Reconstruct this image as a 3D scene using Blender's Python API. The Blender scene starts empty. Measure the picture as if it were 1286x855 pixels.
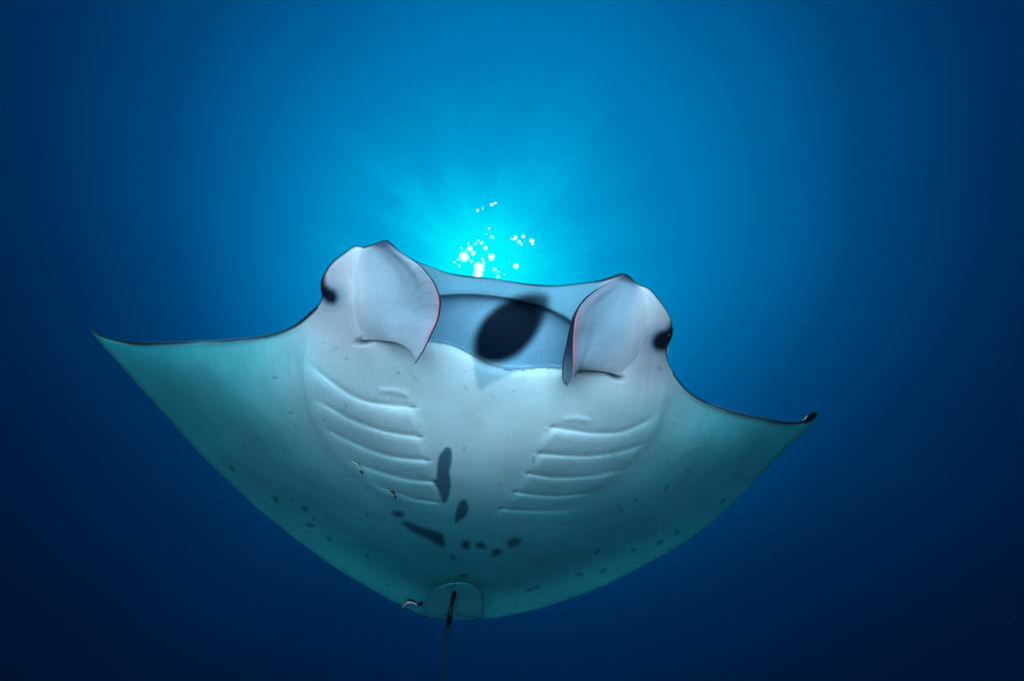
import bpy, bmesh, math, random
import numpy as np
from mathutils import Vector

R = math.radians
scene = bpy.context.scene
col = scene.collection

# ------------------------------------------------------------------ camera
PITCH = R(55)
CAM = np.array([0.0, 0.0, 1.3])
FPX = 643.0                               # 90 degree lens on a 1286 px wide frame
cd = bpy.data.cameras.new('camera')
cd.sensor_width = 36.0; cd.lens = 18.0; cd.clip_start = 0.02; cd.clip_end = 2000
cam = bpy.data.objects.new('camera', cd); col.objects.link(cam)
cam.location = CAM; cam.rotation_euler = (math.pi/2 + PITCH, 0, 0)
scene.camera = cam
sp, cp = math.sin(PITCH), math.cos(PITCH)
FW = np.array([0, cp, sp]); UP = np.array([0, -sp, cp]); RT = np.array([1.0, 0, 0])


def ray(u, v):
    u = np.asarray(u, float); v = np.asarray(v, float)
    return FW + ((u-643.0)/FPX)[..., None]*RT + ((427.5-v)/FPX)[..., None]*UP


def at(u, v, depth):
    return CAM + ray(u, v)*np.asarray(depth)[..., None]


# ------------------------------------------------------------------ light
SUN = ray(606, 338); SUN = SUN/np.linalg.norm(SUN)
world = bpy.data.worlds.new('World'); scene.world = world; world.use_nodes = True
nt = world.node_tree; nt.nodes.clear()


def N(t, kind, **kw):
    n = t.nodes.new(kind)
    ins = kw.pop('ins', {})
    for k, v in kw.items(): setattr(n, k, v)
    for k, v in ins.items():
        if hasattr(v, 'is_linked') or hasattr(v, 'links'): t.links.new(v, n.inputs[k])
        else: n.inputs[k].default_value = v
    return n


def M(t, op, a, b=0.0, c=None, clamp=False):
    ins = {0: a, 1: b}
    if c is not None: ins[2] = c
    return N(t, 'ShaderNodeMath', operation=op, use_clamp=clamp, ins=ins).outputs[0]


def VM(t, op, a, b=(0, 0, 0), out=0, **kw):
    n = N(t, 'ShaderNodeVectorMath', operation=op, ins={0: a, 1: b, **kw})
    return n.outputs[out]


def ramp(t, fac, stops, interp='B_SPLINE'):
    n = N(t, 'ShaderNodeValToRGB', ins={0: fac}); cr = n.color_ramp; cr.interpolation = interp
    while len(cr.elements) < len(stops): cr.elements.new(0.5)
    for e, (p, c) in zip(cr.elements, stops):
        e.position = p; e.color = (*c, 1)
    return n.outputs[0]


def mrange(t, val, a, b, c=0.0, d=1.0, kind='SMOOTHSTEP'):
    n = N(t, 'ShaderNodeMapRange', interpolation_type=kind)
    t.links.new(val, n.inputs[0])
    for i, x in zip((1, 2, 3, 4), (a, b, c, d)): n.inputs[i].default_value = x
    return n.outputs[0]


# open water seen upwards: glow of the sun through the surface falling off into deep blue
geo = N(nt, 'ShaderNodeNewGeometry')
d = VM(nt, 'NORMALIZE', VM(nt, 'SCALE', geo.outputs['Incoming'], **{'Scale': -1.0}))
sdir = tuple(float(x) for x in SUN)
cosang = VM(nt, 'DOT_PRODUCT', d, sdir, out='Value')
ang = M(nt, 'ARCCOSINE', M(nt, 'MINIMUM', M(nt, 'MAXIMUM', cosang, -0.99999), 0.99999))
perp = VM(nt, 'NORMALIZE', VM(nt, 'SUBTRACT', d, VM(nt, 'SCALE', sdir, **{'Scale': cosang})))
bd = ray(645, 285); bd = bd/np.linalg.norm(bd)
angb = M(nt, 'ARCCOSINE', M(nt, 'MINIMUM', M(nt, 'MAXIMUM', VM(nt, 'DOT_PRODUCT', d, tuple(float(x) for x in bd), out='Value'), -0.99999), 0.99999))
# shafts of light that fan out from the sun
nz = N(nt, 'ShaderNodeTexNoise', noise_dimensions='4D',
       ins={'Vector': perp, 'W': M(nt, 'MULTIPLY', ang, 1.2), 'Scale': 2.9, 'Detail': 4.0, 'Roughness': 0.6})
shaft = M(nt, 'SUBTRACT', nz.outputs['Fac'], 0.5)
shaft_w = M(nt, 'MULTIPLY', mrange(nt, ang, R(2), R(7)), mrange(nt, ang, R(27), R(10)))
ang_s = M(nt, 'MULTIPLY', ang, M(nt, 'SUBTRACT', 1.0, M(nt, 'MULTIPLY', M(nt, 'MULTIPLY', shaft, shaft_w), 1.0)))
mixk = mrange(nt, ang, R(14), R(34))
ang_s = M(nt, 'ADD', M(nt, 'MULTIPLY', ang_s, M(nt, 'SUBTRACT', 1.0, mixk)), M(nt, 'MULTIPLY', angb, mixk))
blotch = N(nt, 'ShaderNodeTexNoise', ins={'Vector': d, 'Scale': 2.2, 'Detail': 2.0})
ang_s = M(nt, 'MULTIPLY', ang_s, M(nt, 'ADD', 0.94, M(nt, 'MULTIPLY', blotch.outputs['Fac'], 0.12)))
A = 90.0
stops = [(0, (0.0, .98, 1.0)), (4, (0.0, .88, 1.0)), (7.5, (0, .56, .88)), (12, (0, .345, .68)), (19, (0, .215, .51)),
         (26, (0, .122, .345)), (33, (0, .063, .205)), (41, (0, .029, .113)), (49, (0, .014, .065)),
         (58, (0, .0055, .030)), (72, (0, .0025, .014)), (90, (0, .002, .011))]
base = ramp(nt, M(nt, 'DIVIDE', ang_s, R(A)), [(a/A, c) for a, c in stops], 'LINEAR')
sep = N(nt, 'ShaderNodeSeparateXYZ', ins={0: d})
depthf = mrange(nt, sep.outputs[2], 0.05, 0.80, 0.40, 1.0, 'LINEAR')
water = VM(nt, 'SCALE', base, **{'Scale': depthf})
# broken image of the sun on the waves far above
wob = N(nt, 'ShaderNodeTexNoise', ins={'Vector': d, 'Scale': 220.0, 'Detail': 3.0})
dw = VM(nt, 'ADD', d, VM(nt, 'SCALE', VM(nt, 'SUBTRACT', wob.outputs['Color'], (.5, .5, .5)), **{'Scale': 0.011}))
GL = [(583, 322, 9), (590, 312, 5), (602, 336, 10), (600, 345, 9), (617, 323, 6), (610, 311, 4), (605, 305, 3),
      (648, 334, 5), (647, 299, 4), (652, 304, 3), (657, 297, 3), (668, 302, 4), (669, 306, 3), (617, 257, 3),
      (622, 255, 3), (600, 265, 3), (618, 298, 3), (601, 302, 2.2), (621, 338, 3), (625, 342, 3), (614, 287, 2),
      (578, 333, 2.4), (594, 318, 4), (575, 326, 2.2), (643, 300, 2.2), (626, 347, 2.4), (571, 330, 1.6), (588, 305, 2), (597, 306, 2.2), (608, 330, 2.6), (634, 345, 1.6), (612, 294, 1.6), (655, 306, 2), (606, 262, 1.8), (640, 330, 1.4), (580, 312, 2), (592, 328, 3), (606, 326, 2.6)]
acc = None
for (gx, gy, gr) in GL:
    g = ray(gx, gy); L = np.linalg.norm(g); g = g/L
    r = gr/FPX/L*.72
    dist = VM(nt, 'DISTANCE', dw, tuple(float(x) for x in g), out='Value')
    m = mrange(nt, dist, r*1.15, r*0.2)
    acc = m if acc is None else M(nt, 'MAXIMUM', acc, m)
glint = VM(nt, 'SCALE', (1.0, 0.95, 1.0), **{'Scale': M(nt, 'MULTIPLY', acc, 1.3)})
total = VM(nt, 'ADD', water, glint)
EXPOSURE = 2.7
bgn = N(nt, 'ShaderNodeBackground', ins={0: total, 1: 2.0**(-EXPOSURE)})
wo = N(nt, 'ShaderNodeOutputWorld'); nt.links.new(bgn.outputs[0], wo.inputs[0])

sl = bpy.data.lights.new('sun', 'SUN'); sl.energy = 5.0; sl.angle = R(2.0); sl.color = (0.38, 0.715, 1.0)
so = bpy.data.objects.new('sun', sl); col.objects.link(so)
so.rotation_euler = Vector(tuple(-SUN)).to_track_quat('-Z', 'Y').to_euler()
so.location = (0, 3, 8)

scene.view_settings.view_transform = 'Standard'; scene.view_settings.look = 'None'
scene.view_settings.exposure = EXPOSURE; scene.view_settings.gamma = 1.0
scene.cycles.use_denoising = True
scene.cycles.max_bounces = 6; scene.cycles.diffuse_bounces = 3; scene.cycles.transmission_bounces = 4
scene.cycles.volume_bounces = 0; scene.cycles.sample_clamp_indirect = 4.0


# ------------------------------------------------------------------ helpers
def tag(o, label=None, cat=None, group=None, kind=None):
    for k, v in (('label', label), ('category', cat), ('group', group), ('kind', kind)):
        if v: o[k] = v
    return o


def mesh_obj(name, verts, faces, mat, parent=None, attrs=None, smooth=True):
    me = bpy.data.meshes.new(name)
    verts = np.asarray(verts, np.float32); faces = np.asarray(faces, np.int32)
    me.vertices.add(len(verts)); me.vertices.foreach_set('co', verts.ravel())
    k = faces.shape[1]
    me.loops.add(faces.size); me.loops.foreach_set('vertex_index', faces.ravel())
    me.polygons.add(len(faces))
    me.polygons.foreach_set('loop_start', np.arange(0, faces.size, k, dtype=np.int32))
    me.polygons.foreach_set('use_smooth', np.full(len(faces), smooth))
    me.update(calc_edges=True); me.validate()
    for an, av in (attrs or {}).items():
        av = np.asarray(av, np.float32)
        if av.ndim == 2:
            a = me.attributes.new(an, 'FLOAT_COLOR', 'POINT')
            a.data.foreach_set('color', np.hstack([av, np.ones((len(av), 1), np.float32)]).ravel())
        else:
            a = me.attributes.new(an, 'FLOAT', 'POINT'); a.data.foreach_set('value', av)
    me.materials.append(mat)
    o = bpy.data.objects.new(name, me); col.objects.link(o)
    if parent: o.parent = parent
    return o


def sstep(a, b, x):
    t = np.clip((x-a)/(b-a), 0, 1); return t*t*(3-2*t)


def spline(P, n, closed=False):
    """centripetal-ish resample of a polyline through Catmull-Rom"""
    P = np.asarray(P, float); out = []
    Q = np.vstack([2*P[0]-P[1], P, 2*P[-1]-P[-2]])
    for i in range(len(P)-1):
        p0, p1, p2, p3 = Q[i:i+4]
        t = np.linspace(0, 1, 24, endpoint=False)[:, None]
        out.append(.5*((2*p1)+(-p0+p2)*t+(2*p0-5*p1+4*p2-p3)*t**2+(-p0+3*p1-3*p2+p3)*t**3))
    out = np.vstack(out+[P[-1:]])
    s = np.r_[0, np.cumsum(np.linalg.norm(np.diff(out, axis=0), axis=1))]
    q = np.linspace(0, s[-1], n)
    return np.stack([np.interp(q, s, out[:, k]) for k in range(out.shape[1])], 1)


def polydist(U, V, P):
    """distance to a polyline, sign (+ below / right-hand side) and arc position 0..1"""
    P = np.asarray(P, float)
    best = np.full(U.shape, 1e9); sign = np.zeros(U.shape); arc = np.zeros(U.shape)
    seg = np.linalg.norm(np.diff(P, axis=0), axis=1); cum = np.r_[0, np.cumsum(seg)]; tot = cum[-1]
    for i in range(len(P)-1):
        a, b = P[i], P[i+1]; e = b-a; L2 = e@e
        t = np.clip(((U-a[0])*e[0]+(V-a[1])*e[1])/L2, 0, 1)
        dx = U-(a[0]+t*e[0]); dy = V-(a[1]+t*e[1]); dd = np.hypot(dx, dy)
        m = dd < best
        best = np.where(m, dd, best)
        sign = np.where(m, np.sign(e[0]*dy-e[1]*dx), sign)
        arc = np.where(m, (cum[i]+t*seg[i])/tot, arc)
    return best, sign, arc


def inpoly(U, V, P):
    P = np.asarray(P, float); r = np.zeros(U.shape, bool); j = len(P)-1
    for i in range(len(P)):
        xi, yi = P[i]; xj, yj = P[j]
        c = ((yi > V) != (yj > V)) & (U < (xj-xi)*(V-yi)/(yj-yi+1e-9)+xi)
        r ^= c; j = i
    return r


def polymask(U, V, P, soft):
    P = np.asarray(P, float)
    if len(P) < 40:                                    # round the outline
        Q = np.vstack([P[-1:], P, P[:2]]); t = np.linspace(0, 1, 8, endpoint=False)[:, None]
        P = np.vstack([.5*(2*Q[i+1]+(Q[i+2]-Q[i])*t+(2*Q[i]-5*Q[i+1]+4*Q[i+2]-Q[i+3])*t**2+(3*Q[i+1]-Q[i]-3*Q[i+2]+Q[i+3])*t**3)
                       for i in range(len(Q)-3)])
    C = np.vstack([P, P[:1]])
    dd, _, _ = polydist(U, V, C)
    sd = np.where(inpoly(U, V, P), -dd, dd)
    return 1-sstep(-soft, soft, sd)


def ell(U, V, x, y, rx, ry, a=0, soft=.5, irr=0):
    c, s = math.cos(R(a)), math.sin(R(a)); dx, dy = U-x, V-y
    ax_, ay_ = (dx*c+dy*s)/rx, (-dx*s+dy*c)/ry
    q = np.hypot(ax_, ay_)
    if irr:
        f_ = np.arctan2(ay_, ax_); q = q*(1+.09*np.sin(2*f_+irr*1.7)+.05*np.sin(3*f_+irr)+.05*np.sin(5*f_+irr*2.9))
    return 1-sstep(1-soft, 1+soft, q)


# ------------------------------------------------------------------ materials
def skin_material(name, rough=0.42, bump=0.4):
    m = bpy.data.materials.new(name); m.use_nodes = True; t = m.node_tree
    b = t.nodes['Principled BSDF']; out = t.nodes['Material Output']
    at_ = N(t, 'ShaderNodeAttribute', attribute_name='pigment')
    tc = N(t, 'ShaderNodeTexCoord')
    n1 = N(t, 'ShaderNodeTexNoise', ins={'Vector': tc.outputs['Object'], 'Scale': 5.0, 'Detail': 5.0, 'Roughness': .6})
    n2 = N(t, 'ShaderNodeTexNoise', ins={'Vector': tc.outputs['Object'], 'Scale': 150.0, 'Detail': 3.0})
    mot = M(t, 'ADD', mrange(t, n1.outputs['Fac'], .3, .7, .84, 1.06, 'LINEAR'),
            M(t, 'MULTIPLY', M(t, 'SUBTRACT', n2.outputs['Fac'], .5), .10))
    # scattered faint grazes and freckles
    vor = N(t, 'ShaderNodeTexVoronoi', feature='F1', ins={'Vector': tc.outputs['Object'], 'Scale': 26.0, 'Randomness': 1.0})
    fre = mrange(t, vor.outputs['Distance'], .035, .075, .72, 1.0)
    colr = VM(t, 'SCALE', at_.outputs['Color'], **{'Scale': M(t, 'MULTIPLY', mot, fre)})
    t.links.new(colr, b.inputs['Base Color'])
    b.inputs['Roughness'].default_value = rough
    b.inputs['Specular IOR Level'].default_value = 0.06
    # fine longitudinal wrinkles
    st = N(t, 'ShaderNodeMapping', ins={'Vector': tc.outputs['Object'], 'Scale': (60, 9, 30)})
    n3 = N(t, 'ShaderNodeTexNoise', ins={'Vector': st.outputs[0], 'Scale': 1.0, 'Detail': 4.0, 'Roughness': .65})
    n4 = N(t, 'ShaderNodeTexNoise', ins={'Vector': tc.outputs['Object'], 'Scale': 320.0, 'Detail': 2.0})
    hsum = M(t, 'ADD', M(t, 'MULTIPLY', n3.outputs['Fac'], 1.0), M(t, 'MULTIPLY', n4.outputs['Fac'], .35))
    bp = N(t, 'ShaderNodeBump', ins={'Height': hsum, 'Strength': bump, 'Distance': .006})
    t.links.new(bp.outputs[0], b.inputs['Normal'])
    thin = N(t, 'ShaderNodeAttribute', attribute_name='thin')
    tr = N(t, 'ShaderNodeBsdfTranslucent', ins={'Color': (.15, .8, .75, 1)})
    mx = N(t, 'ShaderNodeMixShader', ins={0: thin.outputs['Fac'], 1: b.outputs[0], 2: tr.outputs[0]})
    t.links.new(mx.outputs[0], out.inputs[0])
    return m


def plain_material(name, colr, rough=.5, noise=0.0, scale=20):
    m = bpy.data.materials.new(name); m.use_nodes = True; t = m.node_tree
    b = t.nodes['Principled BSDF']; b.inputs['Roughness'].default_value = rough
    tc = N(t, 'ShaderNodeTexCoord')
    n1 = N(t, 'ShaderNodeTexNoise', ins={'Vector': tc.outputs['Object'], 'Scale': scale, 'Detail': 4.0})
    c = VM(t, 'SCALE', colr, **{'Scale': mrange(t, n1.outputs['Fac'], .3, .7, 1-noise, 1+noise, 'LINEAR')})
    t.links.new(c, b.inputs['Base Color'])
    return m


SKIN = skin_material('manta_skin', .5)
EYE = plain_material('eye_black', (.006, .006, .008), .12, .2)


# ------------------------------------------------------------------ bounce reflector: made-up reef bank on near-black ground
def bounce_seabed():
    n = 220
    g = np.linspace(-1, 1, n); g = np.sign(g)*np.abs(g)**2.2*420
    X, Y = np.meshgrid(g, g)
    # unseen pale bank added behind the camera to bounce sun onto the belly
    rough = .05*np.sin(X*5.3+1)*np.sin(Y*4.1)+.03*np.sin(X*11+Y*7)+.02*np.sin(X*23-Y*19)
    rise = .80+1.43*np.clip(-.45-Y, 0, 1.25)
    side = 1-sstep(1.15, 1.75, np.abs(X+.05)+rough)
    front = 1-sstep(-.55, -.25, Y+rough*.6)
    back = 1-sstep(2.5, 6, -Y)
    k = side*front*back
    low = -1.2-12*sstep(1.5, 16, np.hypot(X, Y+1))
    Z = low*(1-k)+(rise+rough)*k
    V = np.stack([X, Y, Z], -1).reshape(-1, 3)
    i = np.arange(n*n).reshape(n, n)
    F = np.stack([i[:-1, :-1], i[:-1, 1:], i[1:, 1:], i[1:, :-1]], -1).reshape(-1, 4)
    m = bpy.data.materials.new('bounce_seabed_mat'); m.use_nodes = True; t = m.node_tree
    b = t.nodes['Principled BSDF']; b.inputs['Roughness'].default_value = .9; b.inputs['Specular IOR Level'].default_value = 0.0
    tc = N(t, 'ShaderNodeTexCoord')
    sx = N(t, 'ShaderNodeSeparateXYZ', ins={0: tc.outputs['Object']})
    nn = N(t, 'ShaderNodeTexNoise', ins={'Vector': tc.outputs['Object'], 'Scale': 1.5, 'Detail': 6.0})
    zz = M(t, 'ADD', sx.outputs[2], M(t, 'MULTIPLY', M(t, 'SUBTRACT', nn.outputs['Fac'], .5), .3))
    c = ramp(t, mrange(t, zz, .1, .75), [(0, (.0015, .002, .003)), (.6, (.01, .01, .01)), (1, (.80, .76, .68))], 'LINEAR')  # ground kept near-black so that only the added bank bounces light
    t.links.new(c, b.inputs['Base Color'])
    o = mesh_obj('bounce_seabed', V, F, m)
    tag(o, kind='structure')


bounce_seabed()

# ------------------------------------------------------------------ the manta ray
root = bpy.data.objects.new('manta_ray', None); col.objects.link(root)
tag(root, 'huge white-bellied manta ray gliding overhead with wings spread and mouth open', 'manta ray')

LEAD = [((112, 412), (112.5, 414.5)), ((126, 420), (122, 426)), ((150, 427), (148, 455)), ((189, 429.5), (190, 502)),
        ((249, 427.5), (249, 567)), ((309, 424), (309, 625)), ((344, 418), (345, 656)), ((368, 409), (378, 682)),
        ((388, 393), (400, 698)), ((402, 379), (414, 708)), ((404.5, 364), (424, 715)), ((404, 352), (432, 720)),
        ((408, 342), (440, 725)), ((416, 330), (447, 729)), ((430, 319), (457, 734)), ((446, 308.5), (468, 741)),
        ((456, 310), (475, 745)), ((470, 306), (484, 750)), ((484, 301.5), (493, 755)), ((491, 305), (498, 757)),
        ((505, 317), (508, 762)), ((523, 328), (520, 768)), ((547, 337), (534, 773)), ((570, 344), (548, 776)),
        ((620, 350), (580, 778)), ((650, 354.5), (610, 776)), ((670, 357), (630, 774)), ((698, 358.6), (656, 769)),
        ((728, 355.6), (684, 762)), ((752, 352), (706, 755)), ((768, 347), (720, 750)), ((781, 343.4), (730, 747)),
        ((789.5, 346), (738, 744)), ((801, 356), (749, 739)), ((815, 362), (760, 735)), ((824.6, 371.5), (768, 731)),
        ((836, 387), (776, 727)), ((843, 401), (784, 723)), ((843.7, 412), (792, 719)), ((840, 428), (801, 714)),
        ((836, 443), (810, 709)), ((843.5, 463), (825, 701)), ((860, 486), (848, 688)), ((883, 502), (874, 670)),
        ((915, 514), (908, 643)), ((951, 522.5), (945, 606)), ((987, 529), (982, 569)), ((1004, 529.5), (1003, 549)),
        ((1010, 526), (1012, 541)), ((1016, 520), (1019, 534)), ((1023, 517.5), (1025, 527)), ((1027.5, 520), (1028, 522))]
NS, NT = 680, 380
LP = np.array([a+b for a, b in LEAD], float)
# arc length along the leading edge drives the columns, so both rims are sampled together
rs = spline(LP, NS)
Lp, Tp = rs[:, :2], rs[:, 2:]
tt = np.linspace(0, 1, NT)
tt = tt - .045*np.sin(2*np.pi*tt)*.6                  # denser towards both rims
U = Lp[:, 0][:, None]*(1-tt)+Tp[:, 0][:, None]*tt
V = Lp[:, 1][:, None]*(1-tt)+Tp[:, 1][:, None]*tt

# heights of the belly above the lens, spread by a thin-plate spline
HC = np.array([
    (112, 412, 1.66), (150, 428, 1.57), (200, 430, 1.46), (250, 428, 1.37), (310, 424, 1.27), (350, 415, 1.21), (388, 393, 1.18),
    (404, 360, 1.15), (430, 325, 1.12), (484, 303, 1.15), (781, 344, 1.18), (836, 390, 1.16), (842, 412, 1.17),
    (843, 462, 1.21), (883, 502, 1.31), (915, 514, 1.39), (951, 522, 1.50), (987, 529, 1.63), (1027, 520, 1.80),
    (440, 380, 1.06), (800, 430, 1.09), (560, 341, 1.25), (650, 355, 1.26), (720, 356, 1.25),
    (620, 400, 1.13), (620, 455, 1.025), (540, 440, 1.02), (700, 465, 1.03), (520, 490, 1.005), (720, 500, 1.015),
    (610, 520, .988), (600, 580, .968), (592, 630, .985), (588, 662, 1.05), (585, 690, 1.135), (575, 730, 1.26), (590, 778, 1.33), (500, 757, 1.35), (690, 763, 1.35),
    (440, 540, 1.045), (420, 470, 1.06), (790, 560, 1.06), (810, 500, 1.07), (480, 620, 1.06), (690, 640, 1.06),
    (375, 470, 1.12), (300, 500, 1.26), (220, 480, 1.42), (160, 455, 1.56), (380, 560, 1.15), (300, 560, 1.33), (200, 513, 1.575), (150, 455, 1.63), (249, 567, 1.57), (309, 625, 1.50),
    (345, 620, 1.33), (368, 676, 1.42), (430, 640, 1.20), (430, 718, 1.38), (500, 700, 1.21),
    (860, 560, 1.20), (920, 570, 1.40), (800, 640, 1.20), (870, 630, 1.38), (740, 690, 1.24), (980, 570, 1.76), (940, 611, 1.70), (880, 667, 1.53), (809, 709, 1.43), (760, 735, 1.38)])
ctr = HC[:, :2]/400.0


def tps(r2): return np.where(r2 > 1e-12, r2*np.log(r2+1e-12), 0)


nC = len(ctr)
K = tps(((ctr[:, None]-ctr[None])**2).sum(-1))+np.eye(nC)*.012
Pm = np.hstack([np.ones((nC, 1)), ctr])
sol = np.linalg.solve(np.block([[K, Pm], [Pm.T, np.zeros((3, 3))]]), np.r_[HC[:, 2], 0, 0, 0])


def Hbase(u, v):
    u = np.asarray(u, float); v = np.asarray(v, float)
    q = np.stack([u.ravel(), v.ravel()], 1)/400.0
    r = sol[nC]+q@sol[nC+1:]
    for k in range(nC):
        r = r+sol[k]*tps(((q-ctr[k])**2).sum(1))
    return r.reshape(u.shape)


def depth_of(u, v, h):
    return h/(sp+(427.5-np.asarray(v, float))/FPX*cp)


H0 = Hbase(U, V)
H = H0.copy()
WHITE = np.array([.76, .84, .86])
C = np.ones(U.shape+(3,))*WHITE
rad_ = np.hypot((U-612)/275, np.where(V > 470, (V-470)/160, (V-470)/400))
wing_falloff = sstep(.55, 1.22, rad_)[..., None]
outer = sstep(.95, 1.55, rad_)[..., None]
C = C*(1-wing_falloff)+np.array([.20, .75, .77])*wing_falloff  # teal tint paints light fading through the water into the skin
C = C*(1-outer)+np.array([.07, .66, .69])*outer  # second step of the painted light falloff, less red further out


def paint(mask, colr, k=1.0):
    global C
    m = (mask*k)[..., None]
    C = C*(1-m)+np.array(colr)*m


headm = np.clip(ell(U, V, 452, 375, 75, 80, 0, .45)+ell(U, V, 795, 420, 70, 75, 0, .45), 0, 1)
paint(headm, (.72, .63, .67))  # pinkish tint stands in for flash light on the nearer head

# body proper stands proud of the wings
body_l = [(398, 385), (381, 420), (374, 450), (378, 490), (390, 530), (415, 570), (450, 605), (490, 632), (540, 655)]
body_r = [(840, 470), (842, 500), (833, 530), (812, 562), (780, 595), (740, 622), (690, 645)]
for line, sgn in ((body_l, 1), (body_r, -1)):
    P = spline(line, 60); dd, sg, ar = polydist(U, V, P)
    fade = sstep(0, .15, ar)*(1-sstep(.7, 1, ar))
    sd = dd*sg*-sgn                                    # + on the body side
    H += fade*(-.010*sstep(-10, 9, sd)*np.exp(-np.clip(sd, 0, None)/22)*(1-sstep(22, 55, dd))+.004*np.exp(-(dd/5)**2))

# five gill slits each side: each flap steps out and slopes back under the next
GILL = [
    [(380, 450), (402, 470), (430, 491.5), (452, 503), (480, 509), (519, 512.6)],
    [(386, 498), (410, 511), (438, 526.7), (469, 539), (497, 545.7), (528, 549.7)],
    [(399, 533.7), (421, 546), (449.5, 560), (480, 571.6), (508, 577), (536.5, 579)],
    [(432, 575), (449, 583.5), (466, 590), (491.6, 598), (519.6, 604), (546, 606)],
    [(466, 606), (480, 613), (497, 619), (522, 627.7), (553, 632)],
    [(834, 517), (808, 532.6), (779.6, 544), (746, 545), (718, 541.6), (692.6, 537.6)],
    [(825, 553), (796, 563.5), (768, 570.5), (737.5, 574), (706.6, 573), (677, 570.5)],
    [(795, 588), (757, 596.6), (723.5, 600.5), (692.6, 600.5), (661.7, 595.7)],
    [(762, 616), (734.7, 621), (706.6, 623.8), (675.8, 623), (646, 618.7)],
    [(725, 640), (700, 642.5), (684, 642.6), (656, 642.6), (628, 639.8)]]
RUN = [36, 34, 30, 27, 24, 31, 28, 25, 22, 20]
for gi, (line, run) in enumerate(zip(GILL, RUN)):
    P = spline(line, 40); dd, sg, ar = polydist(U, V, P)
    if gi < 5: sd = dd*sg
    else: sd = -dd*sg
    # only points that project inside the slit's own length
    e0 = P[1]-P[0]; e1 = P[-1]-P[-2]; e0 /= np.linalg.norm(e0); e1 /= np.linalg.norm(e1)
    over0 = np.clip(-((U-P[0, 0])*e0[0]+(V-P[0, 1])*e0[1]), 0, None)
    inner = (U-P[-1, 0])*e1[0]+(V-P[-1, 1])*e1[1]
    slant = -.42*np.clip(sd, 0, None)                  # the inner ends step towards the middle line going aft
    win = (1-sstep(0, 22, over0))*(1-sstep(-9, 8, inner+slant))
    fade = sstep(0, .22, ar)*(.65+.35*sstep(.3, 1, ar))
    A = .0092
    xw = np.clip(sd+.8, 0, None)/(run*.40)
    saw = xw*np.exp(1-xw)*(1-sstep(run*.9, run*1.5, sd))
    pre = -.25*np.exp(-((sd+3.5)/2.5)**2)              # slit proper, a groove just ahead of the flap
    near = dd < 60
    H -= np.where(near, A*win*fade*(saw+pre), 0)
    paint(np.where(near, win*fade*np.exp(-((sd+2.4)/1.5)**2), 0), (.22, .25, .30), .55*(1 if gi < 9 else .7))
    # dark tick at the inner end of every slit
    paint(ell(U, V, P[-1, 0], P[-1, 1]-2, 5, 1.8, 10 if gi < 5 else -25), (.10, .12, .16), .5)
for line in ([(472, 491), (497, 491.6), (516, 498)], [(704, 527), (725, 526), (746, 530)]):
    P = spline(line, 20); dd, sg, ar = polydist(U, V, P)
    H -= .003*np.exp(-(dd/4)**2)*sstep(0, .2, ar)*(1-sstep(.8, 1, ar))

# mouth: lower lip, gape and upper jaw
LIP = spline([(452, 427), (470, 427), (500, 428), (544, 430), (564, 433.5), (582, 441), (597, 449), (612, 457), (630, 462.5), (650, 464), (680, 462.5), (704, 463.5), (740, 465), (765, 469), (782, 474)], 160)
JAW = spline([(452, 420), (500, 388), (540, 373), (556, 371), (580, 369.5), (605, 370.2), (630, 373), (655, 377.5), (680, 384.5), (700, 394), (716, 404), (750, 440), (782, 470)], 120)
o = np.argsort(LIP[:, 0]); lipv = np.interp(U, LIP[o, 0], LIP[o, 1])
o = np.argsort(JAW[:, 0]); jawv = np.interp(U, JAW[o, 0], JAW[o, 1])
inm = (U > 452) & (U < 782)
dl = lipv-V                                            # + inside the mouth
span_f = sstep(455, 500, U)*(1-sstep(730, 778, U))
gape = sstep(0, 3.2, dl)*np.clip((V-jawv)/np.maximum(lipv-jawv, 8), 0, 1)**.7
dj, _, _ = polydist(U, V, JAW)
H += np.where(inm, span_f*.11*gape, 0)
H += np.where(inm & (dl <= 0), span_f*.007*np.clip(1+dl/12, 0, 1)**2, 0)      # rounded lip
H -= np.where(inm, span_f*.012*np.exp(-(dj/3)**2), 0)                        # upper tooth band
paint(np.where(inm, span_f*sstep(-.6, 1.0, dl)*sstep(-3, 3, V-jawv), 0), (.21, .40, .54), .95)
paint(np.where((U > 480) & (U < 790), sstep(486, 520, U)*(1-sstep(745, 782, U))*sstep(-2, 2, jawv-V), 0), (.14, .33, .43), .95)  # forehead band darkened, its weaker light painted into the skin
paint(polymask(U, V, [(594, 447), (600, 449), (640, 455), (668, 460), (645, 469), (616, 482), (604, 489), (598, 478)], 3.6), (.34, .52, .62), .85)  # faint shadow below the dark patch, painted on the lip
paint(np.where(inm, span_f*np.exp(-(dj/(1.0+1.2*sstep(640, 710, U)))**2), 0), (.01, .015, .03), .9)
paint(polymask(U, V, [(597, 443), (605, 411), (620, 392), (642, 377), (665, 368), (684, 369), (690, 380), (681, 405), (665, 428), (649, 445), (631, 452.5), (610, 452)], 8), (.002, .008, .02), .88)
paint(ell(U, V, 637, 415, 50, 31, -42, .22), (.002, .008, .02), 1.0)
# mouth corners: small dents with their dark shadow painted in
for (x, y, a) in ((458, 428, -15), (772, 471, 28)):
    k = ell(U, V, x, y, 10, 4.5, a, .9); H += .008*k; paint(k, (.03, .05, .08), .85)

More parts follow.
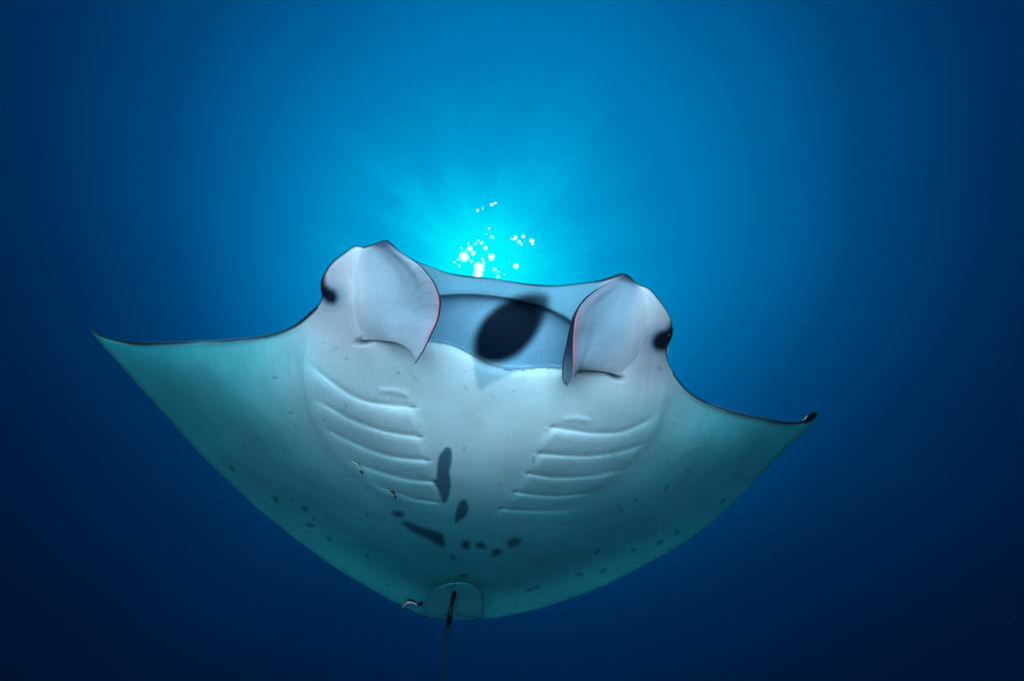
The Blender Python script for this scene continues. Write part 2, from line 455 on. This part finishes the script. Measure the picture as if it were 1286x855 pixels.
# rims: rounded, dark back colour creeping round the leading edge
dlead, _, _ = polydist(U[:, :NT//3], V[:, :NT//3], Lp[::3])
DL = np.full(U.shape, 99.0); DL[:, :NT//3] = dlead
wr = 7.0
H += .022*(1-np.sqrt(np.clip(1-np.clip(1-DL/wr, 0, 1)**2, 0, 1)))
wob = .5*np.sin(U*.061)+.4*np.sin(U*.023+1)
wide = np.where((U < 400) | (U > 845), 3.2+.8*np.sin(U*.041)+.6*np.sin(U*.117), 1.25+.4*np.sin(U*.07+V*.05))+np.where((U > 455) & (U < 520), 1.0, 0)+2.0*ell(U, V, 784, 348, 30, 14, -15, .7)
paint(1-sstep(.5, 1.6, (DL+wob*.5)/wide), (.012, .014, .02))
bl = np.where((U < 380), ell(U, V, 290, 427, 95, 12, -3, .8), 0)+np.where(U > 850, ell(U, V, 920, 516, 70, 10, 18, .8), 0)
paint(bl*(1-sstep(2, 12, DL+2*wob)), (.05, .09, .12), .75)
# right tip curls over and shows the dark back; left tip is dark too
paint(ell(U, V, 1018, 523, 13, 5.2, -38, .25), (.010, .012, .016))
paint(ell(U, V, 114, 413, 12, 4, 30, .5), (.012, .014, .02), .8)
DT, _, _ = polydist(U, V, Tp[::5])
tipw = np.maximum(1-sstep(150, 330, U), sstep(905, 1000, U))
paint((1-sstep(0, 7, DT))*tipw, (.06, .06, .07), .6)
# trailing margin turns down a little, thin enough to let the sun through
mid = sstep(230, 400, U)*(1-sstep(830, 960, U))
chord = np.linalg.norm(Tp-Lp, axis=1)[:, None]
DN = DT*105/np.clip(chord*.62, 12, 105)
band = (.75+.25*mid)*sstep(20, 110, chord)
rim = sstep(320, 430, U)*(1-sstep(800, 890, U))
H += band*.085*(1-sstep(6, 92, DN))-rim*.058*(1-sstep(0, 38, DT))
thin = (1-sstep(2, 46, DT))*mid*.05

# eyes: dark patches
paint(ell(U, V, 418, 373, 15, 14, 0, .8), (.08, .22, .36), .6)
paint(ell(U, V, 826, 427, 16, 15, 0, .8), (.08, .22, .36), .6)
paint(polymask(U, V, [(401, 346), (407, 345), (409, 356), (415, 362), (421, 366), (424, 374), (420, 381), (412, 381), (406, 376), (401, 372)], 5), (.010, .014, .03))
paint(polymask(U, V, [(847, 400), (842, 405), (838, 412), (828, 416), (821, 423), (819, 432), (824, 440), (832, 441), (838, 438), (847, 415)], 5), (.010, .014, .03))

# spots
DARK = (.012, .085, .135)
paint(polymask(U, V, [(562, 561), (567, 566), (567, 580), (564.5, 592), (566, 605), (565, 618), (561, 629), (557, 631), (553, 622), (549, 612), (544, 604), (548, 600), (549, 586), (551, 574), (556, 566)], 1.8), DARK, .92)
paint(polymask(U, V, [(581, 627), (586, 629), (588, 638), (585, 648), (577, 653), (572, 656), (572, 646), (575, 634)], 1.8), DARK, .92)
paint(polymask(U, V, [(504, 655), (514, 655), (528, 661), (546, 666), (557, 672), (558, 686), (550, 684), (538, 677), (523, 670), (511, 663)], 3.2), DARK, .9)
SPOTS = [(585, 684, 6.5, 5, 0), (604, 684.6, 6.5, 4.5, -5), (624, 693, 8, 5, -20), (645.6, 681, 10, 6, -8), (568.6, 699, 4, 2.5, 0), (486, 734, 2.5, 1.8, 0),
         (665, 740, 5.5, 2.6, -15), (674, 737, 4.5, 2.2, -12), (461, 698, 3.5, 2.2, 20), (291, 587.6, 5, 3, 45), (345.7, 627, 5.5, 3, 55), (368, 627, 3, 2, 40), (383, 638, 5, 2.6, 30),
         (390, 659, 5, 3, 20), (388, 668, 3, 2, 20), (395, 651, 3, 2, 30), (413, 676, 4, 2.2, 25), (345, 474, 2.5, 2, 0), (850, 668, 5, 2.6, -40), (828, 681, 5, 2.6, -40),
         (795, 691, 4, 2.2, -30), (750, 692, 5, 2.6, -25), (757, 716, 4.5, 2.2, -35), (728, 721, 5, 1.8, -5), (908, 628, 4, 2, -40), (461, 646, 3, 2, 20), (500, 645, 9, 4, 10), (582, 722, 6, 1.8, -5),
         (308, 561, 3, 2, 45), (365, 518, 2, 1.6, 0), (435, 451, 2, 1.5, 0), (500, 468, 2.5, 1.6, 20), (798, 627, 3, 1.8, -20), (837, 612, 1.6, 6, 30), (780, 640, 3, 1.6, -10)]
for k, (x, y, a, b, r) in enumerate(SPOTS):
    soft = .45 if a > 4.6 else .6
    rad = max(a, b)*2
    sel = (np.abs(U-x) < rad) & (np.abs(V-y) < rad)
    paint(np.where(sel, ell(U, V, x, y, a*.92, b*.95, r, soft+.1, k+1), 0), DARK, (.9 if a > 5.9 else .72) if a > 3.2 else .5)
# old scratches, freckles and faint blotches
rs_ = np.random.RandomState(4)


def local(x, y, r, f, colr, k):
    ii = (np.abs(U-x) < r) & (np.abs(V-y) < r)
    if ii.any():
        m_ = (f(U[ii], V[ii])*k*sstep(.06, .16, C[ii][:, 1]))[:, None]; C[ii] = C[ii]*(1-m_)+np.array(colr)*m_


for _ in range(170):
    x, y = rs_.uniform(180, 960), rs_.uniform(400, 770); r = rs_.uniform(.8, 2.0); a_ = rs_.uniform(0, 180)
    local(x, y, 8, lambda u, v: ell(u, v, x, y, r*rs_.uniform(1, 1.8), r, a_, .8), (.12, .20, .26), rs_.uniform(.12, .42))
for _ in range(36):
    x, y = rs_.uniform(330, 900), rs_.uniform(440, 720); L_ = rs_.uniform(5, 16); a_ = rs_.uniform(0, 180)
    local(x, y, 20, lambda u, v: ell(u, v, x, y, L_, .9, a_, .9), (.2, .3, .36) if rs_.rand() < .6 else (.95, .95, .95), rs_.uniform(.15, .4))
for _ in range(90):
    x, y = rs_.uniform(180, 960), rs_.uniform(420, 760); r = rs_.uniform(10, 30)
    local(x, y, 90, lambda u, v: ell(u, v, x, y, r*1.5, r, rs_.uniform(0, 180), .95), (.25, .45, .52), rs_.uniform(.04, .12))
# pelvic ring and vent
paint(ell(U, V, 571, 739, 3.0, 6, 5, .6), (.02, .03, .04), .8)

# thickness and back
uc = np.interp(V, [340, 780], [640, 580])
half = np.where(U < uc, uc-112, 1028-uc); sig = np.abs(U-uc)/half
Tm = .30*np.exp(-(sig/.36)**2)+.045*np.clip(1-sig, 0, 1)**.7+.004
shp = 2.6*tt**.5*(1-tt)**1.1
Dv = depth_of(U, V, H)
Dd = depth_of(U, V, H0+.012)+Tm*shp[None, :]
Dd = np.maximum(Dd, Dv+.004*np.minimum(1, 40*tt*(1-tt))[None, :])
VV = at(U, V, Dv).reshape(-1, 3)
VD = at(U, V, Dd).reshape(-1, 3)
iv = np.arange(NS*NT).reshape(NS, NT)
idd = iv.copy(); inn = np.zeros((NS, NT), bool); inn[1:-1, 1:-1] = True
idd[inn] = NS*NT+np.arange(inn.sum())
verts = np.vstack([VV, VD[inn.ravel()]])
Fv = np.stack([iv[:-1, :-1], iv[:-1, 1:], iv[1:, 1:], iv[1:, :-1]], -1).reshape(-1, 4)
Fd = np.stack([idd[:-1, :-1], idd[1:, :-1], idd[1:, 1:], idd[:-1, 1:]], -1).reshape(-1, 4)
BACK = np.array([.012, .013, .016])
nd = int(inn.sum())
# pale shoulder flashes on the back
sh = np.maximum(ell(U, V, 450, 470, 70, 34, 25, .5), ell(U, V, 790, 500, 60, 30, -25, .5))[inn]
Cd = BACK*(1-sh[:, None])+np.array([.35, .36, .36])*sh[:, None]
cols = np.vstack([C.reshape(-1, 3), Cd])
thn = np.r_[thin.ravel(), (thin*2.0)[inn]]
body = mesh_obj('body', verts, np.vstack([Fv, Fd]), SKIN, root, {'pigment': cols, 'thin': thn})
Hi = lambda u, v: Hbase(u, v)


def sheet(name, Us, Vs, Ds, th, cf, cb, mat=SKIN, parent=root, thin=0.0, thin_arr=None):
    """closed shell from a grid of pixels and distances with thickness th behind it"""
    n, m = Us.shape
    F_ = at(Us, Vs, Ds).reshape(-1, 3); B_ = at(Us, Vs, Ds+th).reshape(-1, 3)
    i = np.arange(n*m).reshape(n, m); j = i+n*m
    q = lambda a: np.stack([a[:-1, :-1], a[:-1, 1:], a[1:, 1:], a[1:, :-1]], -1).reshape(-1, 4)
    fs = [q(i), q(j)[:, ::-1]]
    per = np.r_[i[0, :], i[1:, -1], i[-1, -2::-1], i[-2:0:-1, 0]]
    nx = np.roll(per, -1)
    fs.append(np.stack([nx, per, per+n*m, nx+n*m], -1))
    ta = np.full(2*n*m, thin) if thin_arr is None else np.r_[thin_arr.ravel(), thin_arr.ravel()]
    return mesh_obj(name, np.vstack([F_, B_]), np.vstack(fs), mat, parent,
                    {'pigment': np.vstack([cf.reshape(-1, 3), cb.reshape(-1, 3)]), 'thin': ta})


def coons(Lc, Rc, Tc, Bc):
    """Lc,Rc: n points (top->bottom); Tc,Bc: m points (base->edge)"""
    n, m = len(Lc), len(Tc)
    b = np.linspace(0, 1, n)[:, None, None]; a = np.linspace(0, 1, m)[None, :, None]
    S = (1-a)*Lc[:, None]+a*Rc[:, None]+(1-b)*Tc[None]+b*Bc[None]
    S -= (1-a)*(1-b)*Lc[0]+a*(1-b)*Rc[0]+(1-a)*b*Lc[-1]+a*b*Rc[-1]
    return S[..., 0], S[..., 1]


def mixc(a, b, k): return a*(1-k[..., None])+np.array(b)*k[..., None]


def rim_round(u, v):
    dd, _, _ = polydist(u, v, Lp[::3])
    return .022*(1-np.sqrt(np.clip(1-np.clip(1-dd/wr, 0, 1)**2, 0, 1)))


def cephalic_left():
    n, m = 130, 110
    Lc = spline([(446, 312), (434, 340), (430, 372), (436, 404), (456, 427)], n)
    Rc = spline([(485, 302.5), (505, 317.5), (524, 330), (538, 344), (547, 357), (552.5, 371), (553.6, 384), (550.5, 401.6), (542, 420), (533, 439), (521.5, 457)], n)
    Tc = spline([(446, 312), (457, 312), (471, 307.5), (485, 302.5)], m)
    Bc = spline([(456, 427), (465, 427), (486, 428.5), (500, 431.5), (512, 438.5), (519, 448), (521.5, 457)], m)
    u, v = coons(Lc, Rc, Tc, Bc)
    a = np.linspace(0, 1, m)[None, :]+0*u; b = np.linspace(0, 1, n)[:, None]+0*u
    hb = Hbase(u, v)*(1-sstep(.25, .9, a))+Hbase(458+0*u, v)*sstep(.25, .9, a)
    lift = .03+.10*sstep(0, .6, b)+.07*sstep(.6, 1, b)
    D = depth_of(u, v, hb+rim_round(u, v))+.003*(1-sstep(0, .3, a))-lift*a**1.9
    D += .0016*np.sin(a*42+b*6)*sstep(.45, .9, a)*sstep(.05, .3, b)*(1-sstep(.75, 1, b))*.5
    c = np.ones(u.shape+(3,))*np.array([.72, .63, .67])  # same painted flash tint as the head
    c = mixc(c, (.34, .41, .48), sstep(.10, .36, a)*(.85-.35*sstep(.7, 1, b)))  # shade of the turning fin painted as a greyer face
    c = mixc(c, (.56, .52, .60), sstep(.72, .95, a)*.6)
    st = np.clip(np.sin(b*75+4*np.sin(a*9)+11*a)-.72, 0, 1)/.28
    c = mixc(c, (.22, .24, .32), st*sstep(.55, .80, a)*(1-sstep(.93, .97, a))*sstep(.1, .25, b)*(1-sstep(.6, .8, b))*.28)
    pk = sstep(.925, .955, a)*(1-sstep(.97, .985, a))*sstep(.36, .5, b)*(1-sstep(.82, .92, b))
    c = mixc(c, (.92, .26, .36), pk*.6)
    c = mixc(c, (.01, .012, .03), sstep(.972, .985, a))
    c = mixc(c, (.02, .03, .06), (1-sstep(0, .05+.03*a, b))*sstep(.3, .8, a)*.9)
    c = mixc(c, (.06, .10, .16), (1-sstep(0, .34, b))*sstep(.45, 1, a)*.85)
    c = mixc(c, (.10, .12, .16), sstep(.985, 1, b)*sstep(.1, .3, a)*.5)
    cb = np.ones_like(c)*np.array([.05, .055, .065])
    th = .010+.016*(1-a)
    return sheet('cephalic_fin', u, v, D, th, c, cb, thin_arr=.05+0*a)


def cephalic_right():
    n, m, k = 130, 100, 26
    Lc = spline([(812, 366), (824, 392), (824, 420), (812, 450), (784, 473)], n)
    Rc = spline([(782, 344.5), (768, 353), (752, 363), (738, 374), (728, 386.5), (723, 399), (720.8, 414), (720, 432), (720.4, 451), (720, 465), (718, 476), (712.5, 484.5)], n)
    Tc = spline([(812, 366), (803, 360), (793, 351), (782, 344.5)], m)
    Bc = spline([(784, 473), (771, 470), (759, 467), (740, 465), (726, 466), (718, 474), (712.5, 484.5)], m)
    u, v = coons(Lc, Rc, Tc, Bc)
    Qc = spline([(781.5, 344), (767, 352), (750, 362.5), (735.7, 373), (726, 385), (719, 398), (714.5, 415), (711, 432), (706.5, 456), (706, 474), (708, 481), (712, 485)], n)
    w = np.linspace(0, 1, k)[1:]
    u2 = Rc[:, :1]*(1-w)+Qc[:, :1]*w; v2 = Rc[:, 1:]*(1-w)+Qc[:, 1:]*w
    a = np.linspace(0, 1, m)[None, :]+0*u; b = np.linspace(0, 1, n)[:, None]+0*u
    hb = Hbase(u, v)*(1-sstep(.25, .9, a))+Hbase(790+0*u, v)*sstep(.25, .9, a)
    lift = .03+.08*sstep(0, .6, b)+.07*sstep(.6, 1, b)
    D = depth_of(u, v, hb+rim_round(u, v))+.003*(1-sstep(0, .3, a))-lift*a**1.9
    D += .0012*np.sin(a*30-b*9)*sstep(.4, .8, a)*.5*sstep(.05, .3, b)
    D2 = D[:, -1:]+.10*np.sin(w*math.pi/2)[None, :]*(1-.5*sstep(.8, 1, b[:, :1]))
    c = np.ones(u.shape+(3,))*np.array([.72, .63, .67])  # flash tint painted as on the head
    c = mixc(c, (.22, .33, .43), sstep(.12, .50, a)*(.82-.3*sstep(.7, 1, b)))  # bluish shade of the turned fin face painted in
    c = mixc(c, (.42, .42, .52), sstep(.74, .95, a)*.6)
    st = np.clip(np.sin(b*70-5*np.sin(a*7)-14*a)-.7, 0, 1)/.3
    c = mixc(c, (.20, .22, .30), st*sstep(.35, .8, a)*sstep(.1, .25, b)*.18)
    pk = sstep(.93, .955, a)*sstep(.12, .5, b)*(1-sstep(.86, .96, b))
    spk = .5+.5*np.sin(b*160+3*np.sin(a*60))
    c = mixc(c, (.95, .24, .32), pk*(.15+.55*sstep(.36, .5, b)))
    c = mixc(c, (.50, .25, .42), sstep(.80, .95, a)*sstep(.1, .16, b)*(1-sstep(.3, .5, b))*.45*spk)
    c = mixc(c, (.02, .03, .06), (1-sstep(0, .05+.05*a, b))*sstep(.2, .7, a)*.9)
    c = mixc(c, (.10, .12, .16), sstep(.985, 1, b)*sstep(.05, .2, a)*.5)
    c2 = np.ones(u2.shape+(3,))*np.array([.035, .05, .07])
    c2 = mixc(c2, (.20, .28, .36), sstep(.62, .95, b[:, :1]+0*u2)*.8)
    c2 = mixc(c2, (.01, .012, .03), sstep(.84, .95, w[None, :]+0*u2))
    Ua, Va, Da = np.hstack([u, u2]), np.hstack([v, v2]), np.hstack([D, D2])
    cc = np.concatenate([c, c2], 1)
    aa = np.hstack([a, 1+0*u2])
    return sheet('cephalic_fin', Ua, Va, Da, .008+.016*(1-aa), cc, np.ones_like(cc)*.05, thin_arr=.05+0*Ua)


cephalic_left(); cephalic_right()


def ellipsoid(name, center, axes, radii, mat, parent, seg=28, rings=16):
    A_ = np.array(axes, float); A_ /= np.linalg.norm(A_, axis=1)[:, None]
    V_ = [center+A_[2]*radii[2]]
    for i in range(1, rings):
        th = math.pi*i/rings
        for j in range(seg):
            ph = 2*math.pi*j/seg
            V_.append(center+A_[0]*radii[0]*math.sin(th)*math.cos(ph)+A_[1]*radii[1]*math.sin(th)*math.sin(ph)+A_[2]*radii[2]*math.cos(th))
    V_.append(center-A_[2]*radii[2])
    me = bpy.data.meshes.new(name); F_ = []
    ix = lambda i, j: 1+(i-1)*seg+j % seg
    for j in range(seg): F_.append((0, ix(1, j), ix(1, j+1)))
    for i in range(1, rings-1):
        for j in range(seg): F_.append((ix(i, j), ix(i+1, j), ix(i+1, j+1), ix(i, j+1)))
    for j in range(seg): F_.append((len(V_)-1, ix(rings-1, j+1), ix(rings-1, j)))
    me.from_pydata([tuple(p) for p in V_], [], F_); me.polygons.foreach_set('use_smooth', [True]*len(F_)); me.update()
    me.materials.append(mat)
    o = bpy.data.objects.new(name, me); col.objects.link(o)
    if parent: o.parent = parent
    return o


for (x, y, tx, ty, dd_) in ((407.5, 362, .1, 1, .03), (840, 421, -.28, 1, .03)):
    dpt = float(depth_of(x, y, Hbase(np.array(x), np.array(y))))+dd_
    cc = at(np.array(x), np.array(y), np.array(dpt))
    long_ = tx*RT-ty*UP; rr = ray(np.array(x), np.array(y)); rr /= np.linalg.norm(rr)
    ellipsoid('eye', cc, (long_, np.cross(long_, rr), rr), (.027, .0095, .024), EYE, root)


# pelvic fins: two rounded flaps under the tail root
def pelvic(side):
    n, m = 40, 40
    P = [(571, 731), (558, 733), (545, 739), (536.5, 749), (533.5, 760), (534.5, 772), (541, 777), (553, 776), (564, 769)] if side < 0 else \
        [(572, 731), (586, 731), (597, 736), (605.5, 746), (607.5, 757), (606.5, 768), (602, 777.5), (588, 777), (570, 769)]
    rim = spline(P, n); hub = spline([(571, 735), (568, 752), (566.5, 766)], n)
    w = np.linspace(0, 1, m)
    u = hub[:, :1]*(1-w)+rim[:, :1]*w; v = hub[:, 1:]*(1-w)+rim[:, 1:]*w
    ww = w[None]+0*u
    h = Hbase(u, v)-.020-.010*np.sin(ww*math.pi*.8)+.008*ww-.02*sstep(745, 775, v)
    c = np.ones(u.shape+(3,))*np.array([.07, .56, .60])  # teal follows the painted light falloff of the rear belly
    c = mixc(c, (.03, .035, .05), sstep(.93, 1, ww)*.8*(1 if side > 0 else .6))
    rays = .5+.5*np.sin(np.linspace(0, 1, n)[:, None]*60+0*u)
    c = mixc(c, (.12, .45, .5), rays*.25)
    return sheet('pelvic_fin', u, v, depth_of(u, v, h), .012, c, np.ones_like(c)*.06, thin=.06)


pelvic(-1); pelvic(1)


def tube(name, pts, rad, mat, parent, seg=16, pig=None):
    pts = np.asarray(pts, float); n = len(pts); tg = np.gradient(pts, axis=0); tg /= np.linalg.norm(tg, axis=1)[:, None]
    upv = np.array([0, 0, 1.0]); sd = np.cross(tg, upv); sd /= np.linalg.norm(sd, axis=1)[:, None]; nn = np.cross(sd, tg)
    ph = np.linspace(0, 2*math.pi, seg, endpoint=False)
    V_ = pts[:, None]+rad[:, None, None]*(np.cos(ph)[None, :, None]*sd[:, None]+np.sin(ph)[None, :, None]*nn[:, None])
    i = np.arange(n*seg).reshape(n, seg); j = np.roll(i, -1, axis=1)
    F_ = np.stack([i[:-1], j[:-1], j[1:], i[1:]], -1).reshape(-1, 4)
    V_ = V_.reshape(-1, 3)
    # close both ends by collapsing to a centre point
    V_ = np.vstack([V_, pts[:1], pts[-1:]])
    a0 = n*seg; a1 = a0+1
    me_faces = [tuple(f) for f in F_]+[(i[0, (k+1) % seg], i[0, k], a0) for k in range(seg)]+[(i[-1, k], i[-1, (k+1) % seg], a1) for k in range(seg)]
    me = bpy.data.meshes.new(name); me.from_pydata([tuple(p) for p in V_], [], [tuple(int(x) for x in f) for f in me_faces])
    me.polygons.foreach_set('use_smooth', [True]*len(me_faces)); me.update()
    a = me.attributes.new('pigment', 'FLOAT_COLOR', 'POINT')
    pc = pig if pig is not None else np.ones((len(V_), 3))*.02
    a.data.foreach_set('color', np.hstack([pc, np.ones((len(V_), 1))]).astype(np.float32).ravel())
    me.materials.append(mat); o = bpy.data.objects.new(name, me); col.objects.link(o)
    if parent: o.parent = parent
    return o


tp = spline([(572, 740, 1.26), (568, 756, 1.25), (565.5, 769, 1.25), (563, 786, 1.26), (559, 815, 1.27), (553, 855, 1.27), (546, 905, 1.26), (541, 945, 1.24)], 90)
tl = at(tp[:, 0], tp[:, 1], depth_of(tp[:, 0], tp[:, 1], tp[:, 2]))
q = np.linspace(0, 1, 90)
trad = .0100*(1-.55*q)+.005*np.exp(-((q-.18)/.035)**2)
trad[:2] *= .6
seg = 16; ph = np.linspace(0, 2*math.pi, seg, endpoint=False)
lowmask = np.clip((-np.sin(ph)-.55)/.3, 0, 1)[None, :]*(np.abs(q-.18) > .035)[:, None]*(q > .1)[:, None]
tc_ = (np.array([.012, .013, .018])+lowmask[..., None]*np.array([.10, .15, .17])).reshape(-1, 3)
tube('tail', tl, trad, SKIN, root, seg, np.vstack([tc_, [[.02]*3]*2]))


# ------------------------------------------------------------------ cleaner fish
def fish(p0, p1, hgt, label, colors, off=.034):
    """slender fish between two pixels (snout, tail) lying against the belly"""
    u = np.linspace(p0[0], p1[0], 24); v = np.linspace(p0[1], p1[1], 24)
    h = Hbase(u, v)-off
    P = at(u, v, depth_of(u, v, h))
    ctr_ = P[:18]; L = np.linalg.norm(P[-1]-P[0])
    ax = (P[-1]-P[0])/L; vw = ray(np.array(u[9]), np.array(v[9])); vw /= np.linalg.norm(vw)
    dn = np.cross(ax, vw); dn /= np.linalg.norm(dn)
    if dn@UP > 0: dn = -dn                          # belly side points down the picture
    bk = np.cross(dn, ax)
    s = np.linspace(0, 1, 18); prof = np.sin(math.pi*np.clip(s*.86+.06, 0, 1))**.7; prof[0] = .12
    sg_ = 14; ph_ = np.linspace(0, 2*math.pi, sg_, endpoint=False)
    bend = .10*L*np.sin(s*math.pi)
    Vb = ctr_[:, None]-bend[:, None, None]*dn+prof[:, None, None]*(np.cos(ph_)[None, :, None]*dn*hgt+np.sin(ph_)[None, :, None]*bk*hgt*.55)
    i = np.arange(18*sg_).reshape(18, sg_); j = np.roll(i, -1, axis=1)
    F_ = [tuple(int(x) for x in f) for f in np.stack([i[:-1], j[:-1], j[1:], i[1:]], -1).reshape(-1, 4)]
    n0 = 18*sg_
    F_ += [(int(j[0, k]), int(i[0, k]), n0) for k in range(sg_)]+[(int(i[-1, k]), int(j[-1, k]), n0+1) for k in range(sg_)]
    Vall = np.vstack([Vb.reshape(-1, 3), ctr_[:1]-ax*.004, ctr_[-1:]])
    cs = np.cos(ph_)[None, :]+0*s[:, None]
    cc = np.ones((18, sg_, 3))*np.array(colors[0])
    cc = mixc(cc, colors[1], sstep(-.45, -.2, cs)*(1-sstep(.15, .4, cs)))
    cc = mixc(cc, colors[2], sstep(.15, .45, cs))
    cc = mixc(cc, colors[3], sstep(.7, .9, cs))
    o = bpy.data.objects.new('cleaner_fish', bpy.data.meshes.new('cleaner_fish')); me = o.data
    me.from_pydata([tuple(x) for x in Vall], [], F_); me.polygons.foreach_set('use_smooth', [True]*len(F_)); me.update()
    a = me.attributes.new('pigment', 'FLOAT_COLOR', 'POINT')
    cp_ = np.vstack([cc.reshape(-1, 3), cc[0, 0:1], cc[-1, 0:1]])
    a.data.foreach_set('color', np.hstack([cp_, np.ones((len(cp_), 1))]).astype(np.float32).ravel())
    me.materials.append(SKIN); col.objects.link(o)
    tag(o, label, 'fish', 'cleaner fish at the manta')
    # tail and back fin
    e = ctr_[-1]; tipv = P[-1]

    def fin(name, pts):
        pts = np.array(pts); off = bk*.0008
        vs = np.vstack([pts-off, pts+off]); k = len(pts)
        fs = [tuple(range(k)), tuple(range(2*k-1, k-1, -1))]+[(x, x+k, (x+1) % k+k, (x+1) % k) for x in range(k)]
        m_ = bpy.data.meshes.new(name); m_.from_pydata([tuple(x) for x in vs], [], fs); m_.update()
        aa = m_.attributes.new('pigment', 'FLOAT_COLOR', 'POINT')
        aa.data.foreach_set('color', np.array([list(colors[0])+[1]]*(2*k), np.float32).ravel())
        m_.materials.append(SKIN); f_ = bpy.data.objects.new(name, m_); col.objects.link(f_); f_.parent = o
    fin('tail_fin', [e-ax*.003-dn*hgt*.3, tipv-dn*hgt*.9, tipv-ax*L*.04, tipv+dn*hgt*.9, e-ax*.003+dn*hgt*.3])
    fin('back_fin', [ctr_[6]-bend[6]*dn-dn*hgt*.8, ctr_[9]-bend[9]*dn-dn*hgt*1.25, ctr_[14]-bend[14]*dn-dn*hgt*1.0, ctr_[14]-bend[14]*dn-dn*hgt*.5])
    return o


fish((505, 763), (531, 757), .013, 'small black fish with a white stripe beside the manta tail root', ((.008, .01, .012), (.75, .85, .95), (.02, .06, .25), (.30, .12, .06)), .075)
fish((440.5, 579), (456, 594.5), .0042, 'tiny striped fish above another at the outer end of left gill slits', ((.01, .01, .012), (.7, .75, .75), (.015, .015, .02), (.6, .6, .55)))
fish((489, 616.5), (497.5, 624.5), .0042, 'tiny black and orange fish at the hindmost left gill slit', ((.01, .01, .012), (.02, .02, .02), (.65, .45, .22), (.65, .65, .55)))


# ------------------------------------------------------------------ drifting specks in the water
def specks():
    rng = random.Random(7); bm = bmesh.new()
    placed = [(770, 92), (102, 457), (36, 603), (76, 654), (266, 618), (165, 403), (1142, 574), (1267, 821), (57, 325), (689, 260), (784, 86), (198, 365), (180, 785), (1266, 780)]
    pts = [(x, y, rng.uniform(1.0, 1.6), rng.uniform(.0008, .0013)) for x, y in placed]
    for k in range(120):
        pts.append((rng.uniform(-100, 1386), rng.uniform(-80, 930), rng.uniform(.7, 1.0) if k % 3 else rng.uniform(2.6, 4.0), rng.uniform(.00025, .0006)))
    for x, y, dpt, r in pts:
        p = at(np.array(x), np.array(y), np.array(dpt))
        res = bmesh.ops.create_icosphere(bm, subdivisions=1, radius=r)
        sc = [rng.uniform(.6, 1.4) for _ in range(3)]
        for vv in res['verts']:
            vv.co = Vector((vv.co.x*sc[0]+p[0], vv.co.y*sc[1]+p[1], vv.co.z*sc[2]+p[2]))
    me = bpy.data.meshes.new('plankton'); bm.to_mesh(me); bm.free()
    me.materials.append(plain_material('plankton', (.10, .12, .12), .8, .2))
    o = bpy.data.objects.new('plankton', me); col.objects.link(o)
    tag(o, 'pale specks of plankton drifting in the blue water', 'plankton', kind='stuff')


specks()


# ------------------------------------------------------------------ the water itself
def haze(density):
    me = bpy.data.meshes.new('haze')
    x = 430; z0, z1 = -15.5, 3.35
    vs = [(-x, -x, z0), (x, -x, z0), (x, x, z0), (-x, x, z0), (-x, -x, z1), (x, -x, z1), (x, x, z1), (-x, x, z1)]
    me.from_pydata(vs, [], [(0, 3, 2, 1), (4, 5, 6, 7), (0, 1, 5, 4), (1, 2, 6, 5), (2, 3, 7, 6), (3, 0, 4, 7)]); me.update()
    m = bpy.data.materials.new('sea_water'); m.use_nodes = True; t = m.node_tree
    t.nodes.remove(t.nodes['Principled BSDF'])
    pv = N(t, 'ShaderNodeVolumePrincipled')
    pv.inputs['Color'].default_value = (.01, .16, .38, 1); pv.inputs['Density'].default_value = density
    pv.inputs['Anisotropy'].default_value = 0.3
    t.links.new(pv.outputs[0], t.nodes['Material Output'].inputs['Volume'])
    me.materials.append(m); o = bpy.data.objects.new('haze', me); col.objects.link(o)
    tag(o, 'clear blue sea water all around', 'water', kind='stuff')


HAZE = 0.001
if HAZE: haze(HAZE)
